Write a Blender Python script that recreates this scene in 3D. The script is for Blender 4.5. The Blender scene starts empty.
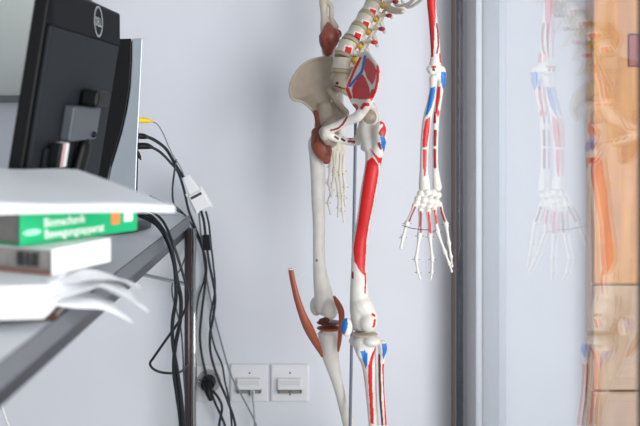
import bpy, bmesh, math, random
import numpy as np
from mathutils import Vector, Matrix
random.seed(4)
SC = bpy.context.scene
COL = SC.collection
# ------------------------------------------------------------------ camera, light, exposure
F, CX, HY, CAMZ = 888.9, 320.0, 114.0, 1.0
cam_d = bpy.data.cameras.new('camera'); cam = bpy.data.objects.new('camera', cam_d); COL.objects.link(cam)
cam.location = (0, 0, CAMZ); cam.rotation_euler = (math.pi/2, 0, 0)
cam_d.lens = 50; cam_d.sensor_width = 36; cam_d.shift_y = -(213-HY)/640
cam_d.clip_start = 0.02
cam_d.dof.use_dof = True; cam_d.dof.focus_distance = 1.93; cam_d.dof.aperture_fstop = 3.2
SC.camera = cam
world = bpy.data.worlds.new('world'); SC.world = world; world.use_nodes = True
bg = world.node_tree.nodes['Background']; bg.inputs[0].default_value = (0.86, 0.92, 1.0, 1); bg.inputs[1].default_value = 0.48
def area(name, loc, rot, sx, sy, power, col):
    l = bpy.data.lights.new(name, 'AREA'); l.shape = 'RECTANGLE'; l.size = sx; l.size_y = sy; l.energy = power; l.color = col
    o = bpy.data.objects.new(name, l); COL.objects.link(o); o.location = loc; o.rotation_euler = rot
    return o
# daylight from the glazed space on the right: a tall window that shines through the glass partition
def aim(o, p): o.rotation_euler = (Vector(p)-o.location).to_track_quat('-Z', 'Y').to_euler()
aim(area('daylight_window', (1.45, -.2, 1.0), (0,0,0), 2.0, 1.7, 100, (1.0, 0.99, 0.97)), (0, 2.2, .8))
SC.view_settings.view_transform = 'Standard'; SC.view_settings.look = 'None'
SC.view_settings.exposure = -0.1; SC.view_settings.gamma = 1.0; SC.view_settings.use_curve_mapping = False
SC.cycles.use_denoising = True

# ------------------------------------------------------------------ helpers
def W(px, py, Y): return Vector(((px-CX)/F*Y, Y, CAMZ-(py-HY)/F*Y))
def lin(c):
    return tuple(((v/255)/12.92 if v/255 <= .04045 else ((v/255+.055)/1.055)**2.4) for v in c)
MATS = {}
def mat(name, rgb, rough=.5, metal=0., var=.06, scale=30., attr=None, bump=0., spec=.5, coat=0., subs=0.):
    if name in MATS: return MATS[name]
    m = bpy.data.materials.new(name); m.use_nodes = True; nt = m.node_tree; b = nt.nodes['Principled BSDF']
    N = nt.nodes.new
    tc = N('ShaderNodeTexCoord'); nz = N('ShaderNodeTexNoise'); nz.inputs['Scale'].default_value = scale; nz.inputs['Detail'].default_value = 5
    nt.links.new(tc.outputs['Object'], nz.inputs['Vector'])
    mr = N('ShaderNodeMapRange'); mr.inputs[1].default_value = .3; mr.inputs[2].default_value = .7
    mr.inputs[3].default_value = 1-var; mr.inputs[4].default_value = 1.0
    nt.links.new(nz.outputs['Fac'], mr.inputs[0])
    mx = N('ShaderNodeMix'); mx.data_type = 'RGBA'; mx.blend_type = 'MULTIPLY'; mx.inputs[0].default_value = 1
    if attr:
        at = N('ShaderNodeAttribute'); at.attribute_name = attr; nt.links.new(at.outputs['Color'], mx.inputs[6])
    else:
        mx.inputs[6].default_value = (*lin(rgb), 1)
    nt.links.new(mr.outputs[0], mx.inputs[7]); nt.links.new(mx.outputs[2], b.inputs['Base Color'])
    b.inputs['Roughness'].default_value = rough; b.inputs['Metallic'].default_value = metal
    b.inputs['Specular IOR Level'].default_value = spec; b.inputs['Coat Weight'].default_value = coat
    if bump:
        bp = N('ShaderNodeBump'); bp.inputs['Strength'].default_value = bump; bp.inputs['Distance'].default_value = .002
        nt.links.new(nz.outputs['Fac'], bp.inputs['Height']); nt.links.new(bp.outputs[0], b.inputs['Normal'])
    MATS[name] = m
    return m
def mesh_obj(name, verts, faces, m, parent=None, off=None, smooth=False, bevel=0., seg=2):
    me = bpy.data.meshes.new(name)
    if off is not None: verts = [Vector(v)-off for v in verts]
    me.from_pydata([tuple(v) for v in verts], [], faces); me.update()
    bm = bmesh.new(); bm.from_mesh(me); bmesh.ops.recalc_face_normals(bm, faces=bm.faces); bm.to_mesh(me); bm.free()
    if smooth: me.polygons.foreach_set('use_smooth', [True]*len(me.polygons))
    me.materials.append(m)
    o = bpy.data.objects.new(name, me); COL.objects.link(o)
    if parent: o.parent = parent
    if bevel:
        md = o.modifiers.new('bevel', 'BEVEL'); md.width = bevel; md.segments = seg; md.limit_method = 'ANGLE'; md.angle_limit = math.radians(35)
    return o
def empty(name, loc, label=None, cat=None, group=None):
    o = bpy.data.objects.new(name, None); COL.objects.link(o); o.location = loc; o.empty_display_size = .05
    if label: tag(o, label, cat, group)
    return o
def tag(o, label, cat, group=None):
    o['label'] = label; o['category'] = cat
    if group: o['group'] = group
    return o
def struct(o): o['kind'] = 'structure'; return o
BF = [(0,1,3,2),(4,6,7,5),(0,4,5,1),(2,3,7,6),(0,2,6,4),(1,5,7,3)]
def boxv(a, b): return [Vector((x, y, z)) for x in (a[0], b[0]) for y in (a[1], b[1]) for z in (a[2], b[2])]
def box(name, a, b, m, parent=None, off=None, bevel=0.):
    return mesh_obj(name, boxv(a, b), BF, m, parent, off, bevel=bevel)
def obox(name, o, ex, ey, ez, m, parent=None, off=None, bevel=0.):      # oriented box: corner o + edge vectors
    v = [o+ex*i+ey*j+ez*k for i in (0,1) for j in (0,1) for k in (0,1)]
    return mesh_obj(name, v, BF, m, parent, off, bevel=bevel)
class MB:
    def __init__(s): s.v = []; s.f = []
    def add(s, v, f):
        n = len(s.v); s.v += [Vector(x) for x in v]; s.f += [tuple(i+n for i in q) for q in f]; return s
    def box(s, a, b): return s.add(boxv(a, b), BF)
    def tube(s, pts, n=12, k=6, caps=True, flat=None):
        """pts: (Vector, radius[, flat ratio]); Catmull-Rom; flat=(dir, ratio) squashes the section along dir"""
        P = [Vector(p[0]) for p in pts]; R = [p[1] for p in pts]
        path = []; rad = []
        m = len(P)
        for i in range(m-1):
            p0 = P[max(i-1,0)]; p1 = P[i]; p2 = P[i+1]; p3 = P[min(i+2,m-1)]
            r0, r1, r2, r3 = R[max(i-1,0)], R[i], R[i+1], R[min(i+2,m-1)]
            for j in range(k):
                t = j/k
                c = lambda a,b,c_,d: .5*((2*b)+(-a+c_)*t+(2*a-5*b+4*c_-d)*t*t+(-a+3*b-3*c_+d)*t**3)
                path.append(c(p0,p1,p2,p3)); rad.append(max(c(r0,r1,r2,r3), .2*min(r1,r2)))
        path.append(P[-1]); rad.append(R[-1])
        if caps:
            d0 = (path[0]-path[1]).normalized(); d1 = (path[-1]-path[-2]).normalized()
            a0 = [(path[0]+d0*rad[0]*math.sin(a), rad[0]*math.cos(a)) for a in (1.25, .8, .4)]
            a1 = [(path[-1]+d1*rad[-1]*math.sin(a), rad[-1]*math.cos(a)) for a in (.4, .8, 1.25)]
            path = [a[0] for a in a0]+path+[a[0] for a in a1]; rad = [a[1] for a in a0]+rad+[a[1] for a in a1]
        L = len(path); verts = []; up = None
        for i in range(L):
            t = (path[min(i+1,L-1)]-path[max(i-1,0)]).normalized()
            if up is None:
                up = t.orthogonal().normalized()
            up = (up - t*up.dot(t)).normalized(); w = t.cross(up)
            for j in range(n):
                a = 2*math.pi*j/n
                o = (up*math.cos(a)+w*math.sin(a))*rad[i]
                if flat: o = o - flat[0]*(o.dot(flat[0])*(1-flat[1]))
                verts.append(path[i]+o)
        f = [(i*n+j, i*n+(j+1)%n, (i+1)*n+(j+1)%n, (i+1)*n+j) for i in range(L-1) for j in range(n)]
        f += [tuple(range(n-1,-1,-1)), tuple((L-1)*n+j for j in range(n))]
        return s.add(verts, f)
    def blob(s, c, r, rot=None, n=16, m=10):
        if not hasattr(r, '__len__'): r = (r, r, r)
        v = []; rot = rot or Matrix.Identity(3)
        for i in range(1, m):
            th = math.pi*i/m
            for j in range(n):
                ph = 2*math.pi*j/n
                v.append(c+rot@Vector((r[0]*math.sin(th)*math.cos(ph), r[1]*math.sin(th)*math.sin(ph), r[2]*math.cos(th))))
        a = len(v); v += [c+rot@Vector((0,0,r[2])), c+rot@Vector((0,0,-r[2]))]
        f = [(i*n+j, (i+1)*n+j, (i+1)*n+(j+1)%n, i*n+(j+1)%n) for i in range(m-2) for j in range(n)]
        f += [(a, j, (j+1)%n) for j in range(n)] + [(a+1, (m-2)*n+(j+1)%n, (m-2)*n+j) for j in range(n)]
        return s.add(v, f)
    def shell(s, outline, centre, th, K=8, power=1.0):
        """star-shaped curved plate: outline of Vectors, pulled toward centre, thickness th along the view depth"""
        n = len(outline); sm = []
        for i in range(n):                       # smooth the outline
            p0, p1, p2, p3 = outline[i-1], outline[i], outline[(i+1)%n], outline[(i+2)%n]
            for j in range(4):
                t = j/4
                sm.append(.5*((2*p1)+(-p0+p2)*t+(2*p0-5*p1+4*p2-p3)*t*t+(-p0+3*p1-3*p2+p3)*t**3))
        n = len(sm)
        nrm = Vector((0,0,0))
        for i in range(n): nrm += (sm[i]-centre).cross(sm[(i+1)%n]-centre)
        nrm.normalize()
        fr = []; bk = []
        for k in range(K+1):
            q = k/K
            for p in sm:
                fr.append(centre.lerp(p, q)+nrm*th*.5)
                # bowl: depth follows a parabola so that the plate is concave
                d = (p-centre).dot(nrm); e = d*(q**(1+power))-d*q
                fr[-1] = fr[-1]+nrm*e
                bk.append(fr[-1]-nrm*th)
        f = []
        for k in range(K):
            for i in range(n):
                a, b, c, d = k*n+i, k*n+(i+1)%n, (k+1)*n+(i+1)%n, (k+1)*n+i
                if k == 0: f += [(a, c, d)]; f += [(a+len(fr), d+len(fr), c+len(fr))]
                else: f += [(a,b,c,d), (a+len(fr), d+len(fr), c+len(fr), b+len(fr))]
        o = K*n; m = len(fr)
        f += [(o+i, o+(i+1)%n, m+o+(i+1)%n, m+o+i) for i in range(n)]
        # collapse ring 0 (all equal) through remove doubles later
        return s.add(fr+bk, f)
    def build(s, name, m, parent=None, off=None, smooth=False, bevel=0.):
        return mesh_obj(name, s.v, s.f, m, parent, off, smooth, bevel)
def inpoly(x, z, poly):
    r = np.zeros(len(x), bool); n = len(poly)
    for i in range(n):
        x1, z1 = poly[i]; x2, z2 = poly[(i+1)%n]
        if z1 == z2: continue
        c = ((z1 > z) != (z2 > z)) & (x < (x2-x1)*(z-z1)/(z2-z1)+x1)
        r ^= c
    return r
def nearline(x, z, pts, w):
    r = np.zeros(len(x), bool)
    for (x1, z1), (x2, z2) in zip(pts[:-1], pts[1:]):
        dx, dz = x2-x1, z2-z1; t = np.clip(((x-x1)*dx+(z-z1)*dz)/(dx*dx+dz*dz+1e-12), 0, 1)
        r |= np.hypot(x-x1-t*dx, z-z1-t*dz) < w
    return r
PAINT = {'R': lin((216,32,36)), 'D': lin((150,28,40)), 'B': lin((22,112,196)), 'Y': lin((212,164,48)), 'W': lin((242,240,234)),
         'N': lin((152,80,60)), 'K': lin((70,26,26)), 'C': lin((120,58,46)), 'T': lin((158,144,126))}
BONE = lin((232,228,219)); LIG = lin((152,80,60)); LIGW = lin((232,228,218))
M_BONE = mat('painted_bone', (0,0,0), .42, var=.12, scale=55, attr='paint', bump=.12)
def bone(mb, name, parent, off, voxel=.0019, smooth=4, base=BONE, paint=(), Y=1.93, ny=.35, m=None, outer=None):
    """union of the shapes collected in mb -> one bone; paint = flat print on the model: (colour, pts[, width px]) in the frontal plane at depth Y"""
    me = bpy.data.meshes.new(name); me.from_pydata([tuple(v-off) for v in mb.v], [], mb.f)
    bm = bmesh.new(); bm.from_mesh(me); bmesh.ops.remove_doubles(bm, verts=bm.verts, dist=1e-5)
    bmesh.ops.recalc_face_normals(bm, faces=bm.faces); bm.to_mesh(me); bm.free()
    if voxel:
        tmp = bpy.data.objects.new('tmp', me); COL.objects.link(tmp)
        r = tmp.modifiers.new('r', 'REMESH'); r.mode = 'VOXEL'; r.voxel_size = voxel
        if smooth:
            q = tmp.modifiers.new('s', 'SMOOTH'); q.factor = .5; q.iterations = smooth
        dg = bpy.context.evaluated_depsgraph_get()
        me2 = bpy.data.meshes.new_from_object(tmp.evaluated_get(dg)); bpy.data.objects.remove(tmp); bpy.data.meshes.remove(me); me = me2; me.name = name
    n = len(me.vertices)
    co = np.empty(n*3, np.float32); me.vertices.foreach_get('co', co); co = co.reshape(-1,3)
    no = np.empty(n*3, np.float32); me.vertices.foreach_get('normal', no); no = no.reshape(-1,3)
    col = np.ones((n,4), np.float32); col[:,:3] = base
    x = co[:,0]+off.x; z = co[:,2]+off.z
    for p in paint:
        Yp = p[3] if len(p) > 3 else Y
        pts = [(W(a,b,Yp).x, W(a,b,Yp).z) for a,b in p[1]]
        msk = nearline(x, z, pts, p[2]*Yp/F) if len(p) > 2 and p[2] else inpoly(x, z, pts)
        msk &= no[:,1] < ny
        col[msk,:3] = PAINT[p[0]]
    if outer is not None:
        for c_, pts, w_ in outer:
            q = [(Y_, zpx(py_, Y_)) for Y_, py_ in pts]
            msk = (inpoly(co[:,1]+off.y, z, q) if w_ is None else nearline(co[:,1]+off.y, z, q, w_)) & (no[:,0] > .25) & (no[:,1] > -.75)
            col[msk,:3] = PAINT[c_]
    a = me.color_attributes.new('paint', 'FLOAT_COLOR', 'POINT'); a.data.foreach_set('color', col.ravel())
    me.polygons.foreach_set('use_smooth', [True]*len(me.polygons))
    me.materials.clear(); me.materials.append(m or M_BONE)
    o = bpy.data.objects.new(name, me); COL.objects.link(o); o.parent = parent
    return o
def T(l, Y=None):            # pixel chain -> tube points; entries (px,py,r) with common Y or (px,py,Y,r)
    out = []
    for e in l:
        if Y is None: out.append((W(e[0], e[1], e[2]), e[3]*e[2]/F))
        else: out.append((W(e[0], e[1], Y), e[2]*Y/F))
    return out
def pr(r, Y): return r*Y/F
def text_obj(name, s, o, ex, ez, h, m, parent=None, off=None, depth=.0004, width=None):
    cu = bpy.data.curves.new(name, 'FONT'); cu.body = s; cu.size = 1; cu.extrude = 0; cu.resolution_u = 2; cu.offset = .018
    t = bpy.data.objects.new('tmp', cu); COL.objects.link(t)
    dg = bpy.context.evaluated_depsgraph_get(); me = bpy.data.meshes.new_from_object(t.evaluated_get(dg)); bpy.data.objects.remove(t)
    vs = [v.co.copy() for v in me.vertices]; fs = [tuple(p.vertices) for p in me.polygons]; bpy.data.meshes.remove(me)
    w = max(v.x for v in vs)-min(v.x for v in vs); sx = (width/w) if width else h
    n = ex.cross(ez)
    V = [o+ex*(v.x*sx)+ez*(v.y*h) for v in vs]
    return mesh_obj(name, V, fs, m, parent, off)

# ------------------------------------------------------------------ materials
M_WALL = mat('wall_paint', (225,228,234), .85, var=.03, scale=6, bump=.05)
M_FLOOR = mat('grey_linoleum', (222,222,220), .45, var=.15, scale=14)
M_FRAME = mat('grey_window_metal', (92,108,118), .45, .3, var=.04)
M_FRAMEL = mat('pale_window_metal', (180,190,198), .45, .3, var=.03)
M_JAMB = mat('dark_jamb_metal', (34,40,46), .5, .2, var=.05)
M_GASKET = mat('black_gasket', (30,36,40), .7)
M_CHROME = mat('chrome', (200,200,200), .12, 1., var=.03)
M_DARKST = mat('dark_steel', (70,72,78), .3, .9, var=.05)
M_POLE = mat('stand_steel', (128,134,150), .45, .3, var=.03)
M_BLACK = mat('black_plastic', (10,12,13), .5, spec=.3, var=.2, scale=80)
M_CABLE = mat('black_cable', (22,28,32), .5, var=.1)
M_CABLEG = mat('dark_green_cable', (28,58,60), .45, var=.1)
M_CABLEL = mat('grey_cable', (120,132,138), .5, var=.05)
M_CABLEW = mat('white_cable', (225,228,230), .5, var=.03)
M_YEL = mat('yellow_plug', (240,205,20), .45, var=.05)
M_WPLAST = mat('white_plastic', (232,233,234), .4, var=.03)
M_GREYP = mat('charcoal_plastic', (20,23,26), .7, spec=.25, var=.08, scale=120)
M_GREYL = mat('slate_plastic', (32,37,42), .65, spec=.25, var=.06, scale=90)
M_SILV = mat('silver_plastic', (176,186,194), .35, .35, var=.03)
M_DESK = mat('desk_laminate', (222,226,230), .35, var=.03, scale=8)
M_EDGE = mat('desk_edge_grey', (104,108,114), .5, var=.04)
M_PAPER = mat('white_paper', (244,246,248), .8, var=.03, scale=12)
M_PAGES = mat('book_pages', (150,146,142), .85, var=.15, scale=60)
M_GREEN = mat('green_cover', (0,176,112), .4, var=.04)
M_ORANGE = mat('orange_print', (226,140,70), .5)
M_PRINT = mat('white_print', (240,245,240), .6, var=.02)
M_INK = mat('dark_print', (60,58,60), .7)
M_BROWN = mat('brown_cover', (150,112,100), .6, var=.1)
M_DBROWN = mat('dark_brown_cover', (70,44,40), .6, var=.1)
M_BOARD = mat('whiteboard', (208,213,208), .3, var=.02)
M_RED = mat('dark_red_sign', (130,40,36), .5)
M_PORT = mat('port_dark', (110,108,100), .5, var=.3, scale=200)

# ------------------------------------------------------------------ setting
YW = 2.34; PX = .354
struct(box('wall_back', (-3.2, YW, 0), (.346, YW+.12, 2.9), M_WALL))
struct(box('wall_right', (.3540, YW, 0), (2.6, YW+.12, 2.9), mat('neighbour_paint', (176,183,190), .85, var=.03, scale=6)))
struct(box('floor', (-3.2, -2.2, -.06), (2.6, YW, 0), M_FLOOR))
# wood material for the neighbouring cabinet
def wood(name, c1, c2):
    m = bpy.data.materials.new(name); m.use_nodes = True; nt = m.node_tree; N = nt.nodes.new; b = nt.nodes['Principled BSDF']
    tc = N('ShaderNodeTexCoord'); mp = N('ShaderNodeMapping'); mp.inputs['Scale'].default_value = (7, 7, .8)
    wv = N('ShaderNodeTexNoise'); wv.inputs['Scale'].default_value = 4; wv.inputs['Detail'].default_value = 8; wv.inputs['Distortion'].default_value = 1.2
    cr = N('ShaderNodeValToRGB'); cr.color_ramp.elements[0].color = (*lin(c1),1); cr.color_ramp.elements[1].color = (*lin(c2),1)
    cr.color_ramp.elements[0].position = .35; cr.color_ramp.elements[1].position = .65
    nt.links.new(tc.outputs['Object'], mp.inputs[0]); nt.links.new(mp.outputs[0], wv.inputs['Vector'])
    nt.links.new(wv.outputs['Fac'], cr.inputs[0]); nt.links.new(cr.outputs[0], b.inputs['Base Color']); b.inputs['Roughness'].default_value = .4
    return m
M_WOOD = wood('orange_wood', (160,98,14), (186,124,30))
M_WOODL = wood('pale_wood', (150,118,84), (170,136,100))
def glass():
    m = bpy.data.materials.new('window_glass'); m.use_nodes = True; nt = m.node_tree; N = nt.nodes.new
    for n in list(nt.nodes): nt.nodes.remove(n)
    out = N('ShaderNodeOutputMaterial'); mix = N('ShaderNodeMixShader'); tr = N('ShaderNodeBsdfTransparent'); gl = N('ShaderNodeBsdfGlossy')
    fr = N('ShaderNodeFresnel'); geo = N('ShaderNodeNewGeometry'); mr = N('ShaderNodeMapRange')
    mr.inputs[3].default_value = 1.5; mr.inputs[4].default_value = 1/1.5      # thin pane: same reflectance from both sides
    nz = N('ShaderNodeTexNoise'); nz.inputs['Scale'].default_value = 2
    cr = N('ShaderNodeMapRange'); cr.inputs[3].default_value = .96; cr.inputs[4].default_value = 1.0
    cmb = N('ShaderNodeCombineColor'); tr_g = .985
    nt.links.new(nz.outputs['Fac'], cr.inputs[0])
    nt.links.new(cr.outputs[0], cmb.inputs[0]); nt.links.new(cr.outputs[0], cmb.inputs[1]); cmb.inputs[2].default_value = 1.0
    nt.links.new(cmb.outputs[0], tr.inputs['Color'])
    gl.inputs['Roughness'].default_value = 0.0; gl.inputs['Color'].default_value = (1,1,1,1)
    nt.links.new(geo.outputs['Backfacing'], mr.inputs[0]); nt.links.new(mr.outputs[0], fr.inputs['IOR'])
    nt.links.new(fr.outputs[0], mix.inputs[0]); nt.links.new(tr.outputs[0], mix.inputs[1]); nt.links.new(gl.outputs[0], mix.inputs[2])
    nt.links.new(mix.outputs[0], out.inputs[0])
    return m
M_GLASS = glass()
# glass partition standing at right angles to the wall, and the window frame on the wall behind it
win = struct(box('window_1', (.3465, 2.262, 0), (.3535, YW+.05, 2.9), M_JAMB))
box('edge_trim', (.3455, 2.262, 0), (.3464, YW-.0005, 2.9), mat('brown_grey_trim', (128,112,106), .6), win)
def fx(px, Y=2.29): return (px-CX)/F*Y
box('jamb', (.3536, 2.29, 0), (fx(475)-.0005, YW-.0005, 2.9), M_JAMB, win)
box('rail', (fx(475), 2.278, 0), (fx(481.3), YW-.0005, 2.9), M_FRAMEL, win, bevel=.002)
box('gasket', (fx(481.3)+.0003, 2.274, 0), (fx(483.3)-.0003, YW-.0005, 2.9), M_GASKET, win)
box('stile', (fx(483.3), 2.29, 0), (fx(499), YW-.0005, 2.9), M_FRAME, win, bevel=.002)
box('rail', (fx(499)+.0005, 2.30, 0), (fx(507), YW-.0005, 2.9), mat('mid_window_metal', (138,152,162), .45, .2), win, bevel=.002)
box('pane', (PX+.001, .986, .06), (PX+.006, 2.289, 2.84), M_GLASS, win)
box('mullion', (.352, .93, 0), (.372, .985, 2.9), M_JAMB, win)
box('pane', (PX+.001, .26, .06), (PX+.006, .929, 2.84), M_GLASS, win)
box('mullion', (.352, .20, 0), (.372, .259, 2.9), M_JAMB, win)
box('sill', (.350, .26, 0), (.366, 2.261, .059), M_FRAME, win)
box('head_rail', (.350, .26, 2.841), (.366, 2.261, 2.9), M_FRAME, win)

# whiteboard on the wall behind the screens
wb = empty('whiteboard', (-1.2, YW, 1.05), 'pale whiteboard with grey rail on the wall behind the monitors', 'whiteboard')
o0 = wb.location.copy()
box('board', (-1.9, YW-.016, 1.045), (-.62, YW-.001, 2.05), M_BOARD, wb, o0)
box('rail', (-1.92, YW-.03, 1.030), (-.60, YW-.001, 1.048), mat('rail_grey', (120,124,124), .4, .4), wb, o0, bevel=.002)
box('rail', (-1.92, YW-.026, 2.05), (-.60, YW-.001, 2.068), MATS['rail_grey'], wb, o0)
box('rail', (-.62, YW-.026, 1.048), (-.60, YW-.001, 2.05), MATS['rail_grey'], wb, o0)

# wooden cabinet beyond the glass
cb = empty('wooden_cabinet', (1.0, 2.30, 0), 'orange wooden cabinet seen through the window glass', 'cabinet')
o0 = cb.location.copy()
box('body', (.700, 2.30, 0), (1.35, 2.338, 2.5), M_WOOD, cb, o0)
def zpx(y, Y): return CAMZ-(y-HY)/F*Y
d = box('door', (.702, 2.282, zpx(283,2.29)), (1.02, 2.2995, 2.48), M_WOOD, cb, o0, bevel=.003)
box('handle', (.985, 2.262, 1.0), (.997, 2.2815, 1.14), M_CHROME, d, None, bevel=.003).location = -o0
d = box('door', (1.024, 2.282, zpx(283,2.29)), (1.346, 2.2995, 2.48), M_WOOD, cb, o0, bevel=.003)
for y0, y1 in ((285, 389), (391, 470), (472, 545)):
    for x0, x1 in ((.702, 1.02), (1.024, 1.346)):
        d = box('drawer', (x0, 2.282, max(.04, zpx(y1,2.29))), (x1, 2.2995, zpx(y0,2.29)), M_WOODL, cb, o0, bevel=.003)
        k = box('handle', ((x0+x1)/2+.06, 2.264, zpx((y0+y1)/2,2.29)-.006), ((x0+x1)/2+.14, 2.2815, zpx((y0+y1)/2,2.29)+.006), M_CHROME, d, None, bevel=.003); k.location = -o0
sg = empty('wall_sign', W(637,50,2.25), 'small dark red sign fixed to the orange wooden cabinet', 'sign')
o0 = sg.location.copy()
obox('plate', W(629,66,2.275), Vector((.05,0,0)), Vector((0,.006,0)), Vector((0,0,.080)), M_RED, sg, o0, bevel=.002)
obox('border', W(628,67,2.2815), Vector((.056,0,0)), Vector((0,.0005,0)), Vector((0,0,.086)), M_INK, sg, o0)

# ------------------------------------------------------------------ desk
DH, DX, DY = CAMZ-.26, -.3333, 2.28
dk = empty('desk', (-.9, 1.4, 0), 'grey laminate desk with chrome legs carrying monitors and books', 'desk'); o0 = dk.location.copy()
box('desk_top', (-1.35, .35, DH-.0275), (DX-.004, DY-.003, DH), M_DESK, dk, o0)
box('edge_band', (DX-.004, .35, DH-.028), (DX, DY, DH-.0004), M_EDGE, dk, o0)
box('edge_band', (-1.35, DY-.003, DH-.028), (DX-.0045, DY, DH-.0004), M_EDGE, dk, o0)
for x, y in ((-.329, 2.25), (-1.3, 2.25), (-1.3, .42), (-.40, .42)):
    lx, lr = (x, .0125) if x < -.39 else (W(188,300,2.25).x, .0092)
    mb = MB().tube([(Vector((lx, y, .012)), lr), (Vector((lx, y, DH-.029)), lr)], n=20, k=2, caps=False)
    lg = mb.build('leg', M_CHROME if x < -.39 else mat('chrome_dark_reflection', (74,66,66), .3, .6), dk, o0, smooth=False)  # far right leg: dark brown reflection of the chrome put into its colour
    for p in lg.data.polygons: p.use_smooth = len(p.vertices) == 4
    MB().tube([(Vector((x, y, 0)), .02), (Vector((x, y, .012)), .02)], n=16, k=1, caps=False).build('foot', M_BLACK, lg, o0)
MB().tube([(W(194,224,2.25)-Vector((0,0,.012)), .0056), (Vector((W(194,224,2.25).x, 2.25, .012)), .0056)], n=14, k=1, caps=False).build('leg_bright_side', M_CHROME, dk, o0, smooth=True)  # added tube standing in for the bright side of the chrome leg
MB().tube([(W(186,284,2.25), .005), (W(140,274,2.262), .005), (W(60,257,2.27), .005)], n=10, k=2).build('brace', M_CHROME, dk, o0, smooth=True)
box('frame_rail', (-.352, .42, DH-.05), (-.338, 2.25, DH-.0282), M_DARKST, dk, o0)
box('frame_rail', (-1.31, .42, DH-.05), (-1.29, 2.25, DH-.0282), M_DARKST, dk, o0)

# ------------------------------------------------------------------ monitor with the round logo
m1 = empty('computer_monitor', (-.50, 1.56, DH), 'charcoal monitor seen from behind with oval logo on its vented back', 'monitor'); o0 = m1.location.copy()
AL = math.radians(9); Yn, Yf, ZT = 1.35, 1.77, 1.2
def PM(Y, t, d):
    s = (Y-Yn)/(Yf-Yn); x = -.407+.009*s
    return Vector((x-math.sin(AL)*t+math.cos(AL)*d, Y, ZT-math.cos(AL)*t-math.sin(AL)*d))
HM = .33
def pbox(name, y0, y1, t0, t1, d0, d1, m, parent, bevel=0.):
    v = [PM(y, t, d) for d in (d0, d1) for y in (y0, y1) for t in (t0, t1)]
    return mesh_obj(name, v, BF, m, parent, o0, bevel=bevel)
pbox('bezel', Yn, Yf, 0, HM, -.023, 0, M_BLACK, m1, .003)
pbox('screen', Yn+.014, Yf-.014, .014, HM-.02, -.0236, -.0232, mat('screen_glass', (12,14,18), .15), m1)
pbox('back_cover', Yn+.004, Yf-.004, .0635, HM-.004, .0002, .010, M_GREYL, m1, .004)
def PV(Y, t, e): return PM(Y, t, .001+(t-.004)*.165+e)
vt = mesh_obj('vent_panel', [p for p in [PM(y, t, .0002) for y in (Yn+.004, Yf-.004) for t in (.004, .0632)]+[PV(y, t, 0) for y in (Yn+.004, Yf-.004) for t in (.004, .0632)]], BF, M_GREYP, m1, o0)
mb = MB()
for k in range(12):
    t = .008+k*.0045
    mb.add([PV(y, tt, dd) for dd in (.0001, .0010) for y in (Yn+.01, Yf-.01) for tt in (t, t+.0022)], BF)
mb.build('vent_ribs', M_GREYP, vt, o0)
# logo: ring and lettering
LY, LT, LR = 1.603, .0325, .0275
n = 40; rv = []; rf = []
for d in (.0012, .0020):
    for rr in (LR, LR-.0028):
        for j in range(n):
            a = 2*math.pi*j/n; rv.append(PV(LY+rr*math.cos(a), LT+rr*math.sin(a), d))
for j in range(n):
    k = (j+1)%n
    rf += [(j,k,n+k,n+j), (2*n+j,3*n+j,3*n+k,2*n+k), (j,2*n+j,2*n+k,k), (n+j,n+k,3*n+k,3*n+j)]
M_LOGO = mat('logo_silver', (190,198,200), .3, .4)
lg = mesh_obj('logo_ring', rv, rf, M_LOGO, m1, o0)
ez = (PV(LY,.02,0)-PV(LY,.04,0)).normalized()
text_obj('logo_lettering', 'DELL', PV(LY-.021, LT+.0080, .0019), Vector((0,1,0)), ez, .022, M_LOGO, lg, o0, width=.042)
# mount, neck, base
pb = pbox('mount_plate', 1.47, 1.63, .185, .245, .0102, .03, mat('mount_grey', (78,84,90), .45), m1, .004)
pbox('pivot', 1.545, 1.63, .155, .1845, .012, .045, M_BLACK, m1, .006)
MB().blob(PM(1.60, .235, .031), (.006,.006,.006)).build('screw', M_BLACK, pb, o0, smooth=True)
nk = [PM(1.58, .262, .024), Vector((-.432, 1.57, .88)), Vector((-.44, 1.56, .82)), Vector((-.46, 1.56, DH+.034))]
MB().tube([(p, .022) for p in nk], flat=(Vector((1,0,0)), .5)).build('neck', M_BLACK, m1, o0, smooth=True)
n = 40; v = []
for z, s in ((DH+.0005, 1), (DH+.010, 1), (DH+.016, .9)):
    v += [Vector((-.50+.115*s*math.cos(2*math.pi*j/n), 1.56+.12*s*math.sin(2*math.pi*j/n), z)) for j in range(n)]
f = [(i*n+j, i*n+(j+1)%n, (i+1)*n+(j+1)%n, (i+1)*n+j) for i in range(2) for j in range(n)]+[tuple(range(n-1,-1,-1)), tuple(range(2*n,3*n))]
mesh_obj('base', v, f, M_BLACK, m1, o0, smooth=False)
# ports and plugs at the bottom of the back
pp = pbox('port_block', 1.395, 1.47, .255, .30, .0102, .018, M_GREYP, m1, .003)
for k, (a, b, mm) in enumerate(((1.408,1.424,M_BLACK), (1.428,1.440,mat('pinkish_plug', (200,170,168), .5)), (1.444,1.457,M_WPLAST))):
    pbox('plug', a, b, .245, .285, .0182, .034, mm, pp, .002)
MB().tube([(PM(1.452,.286,.026), .0035), (PM(1.452,.31,.03), .0035), (Vector((-.425,1.47,.85)), .0035), (Vector((-.42,1.52,.78)), .0035), (Vector((-.43,1.56,DH+.02)), .0035)]).build('plug_cable', M_CABLE, pp, o0, smooth=True)

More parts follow.
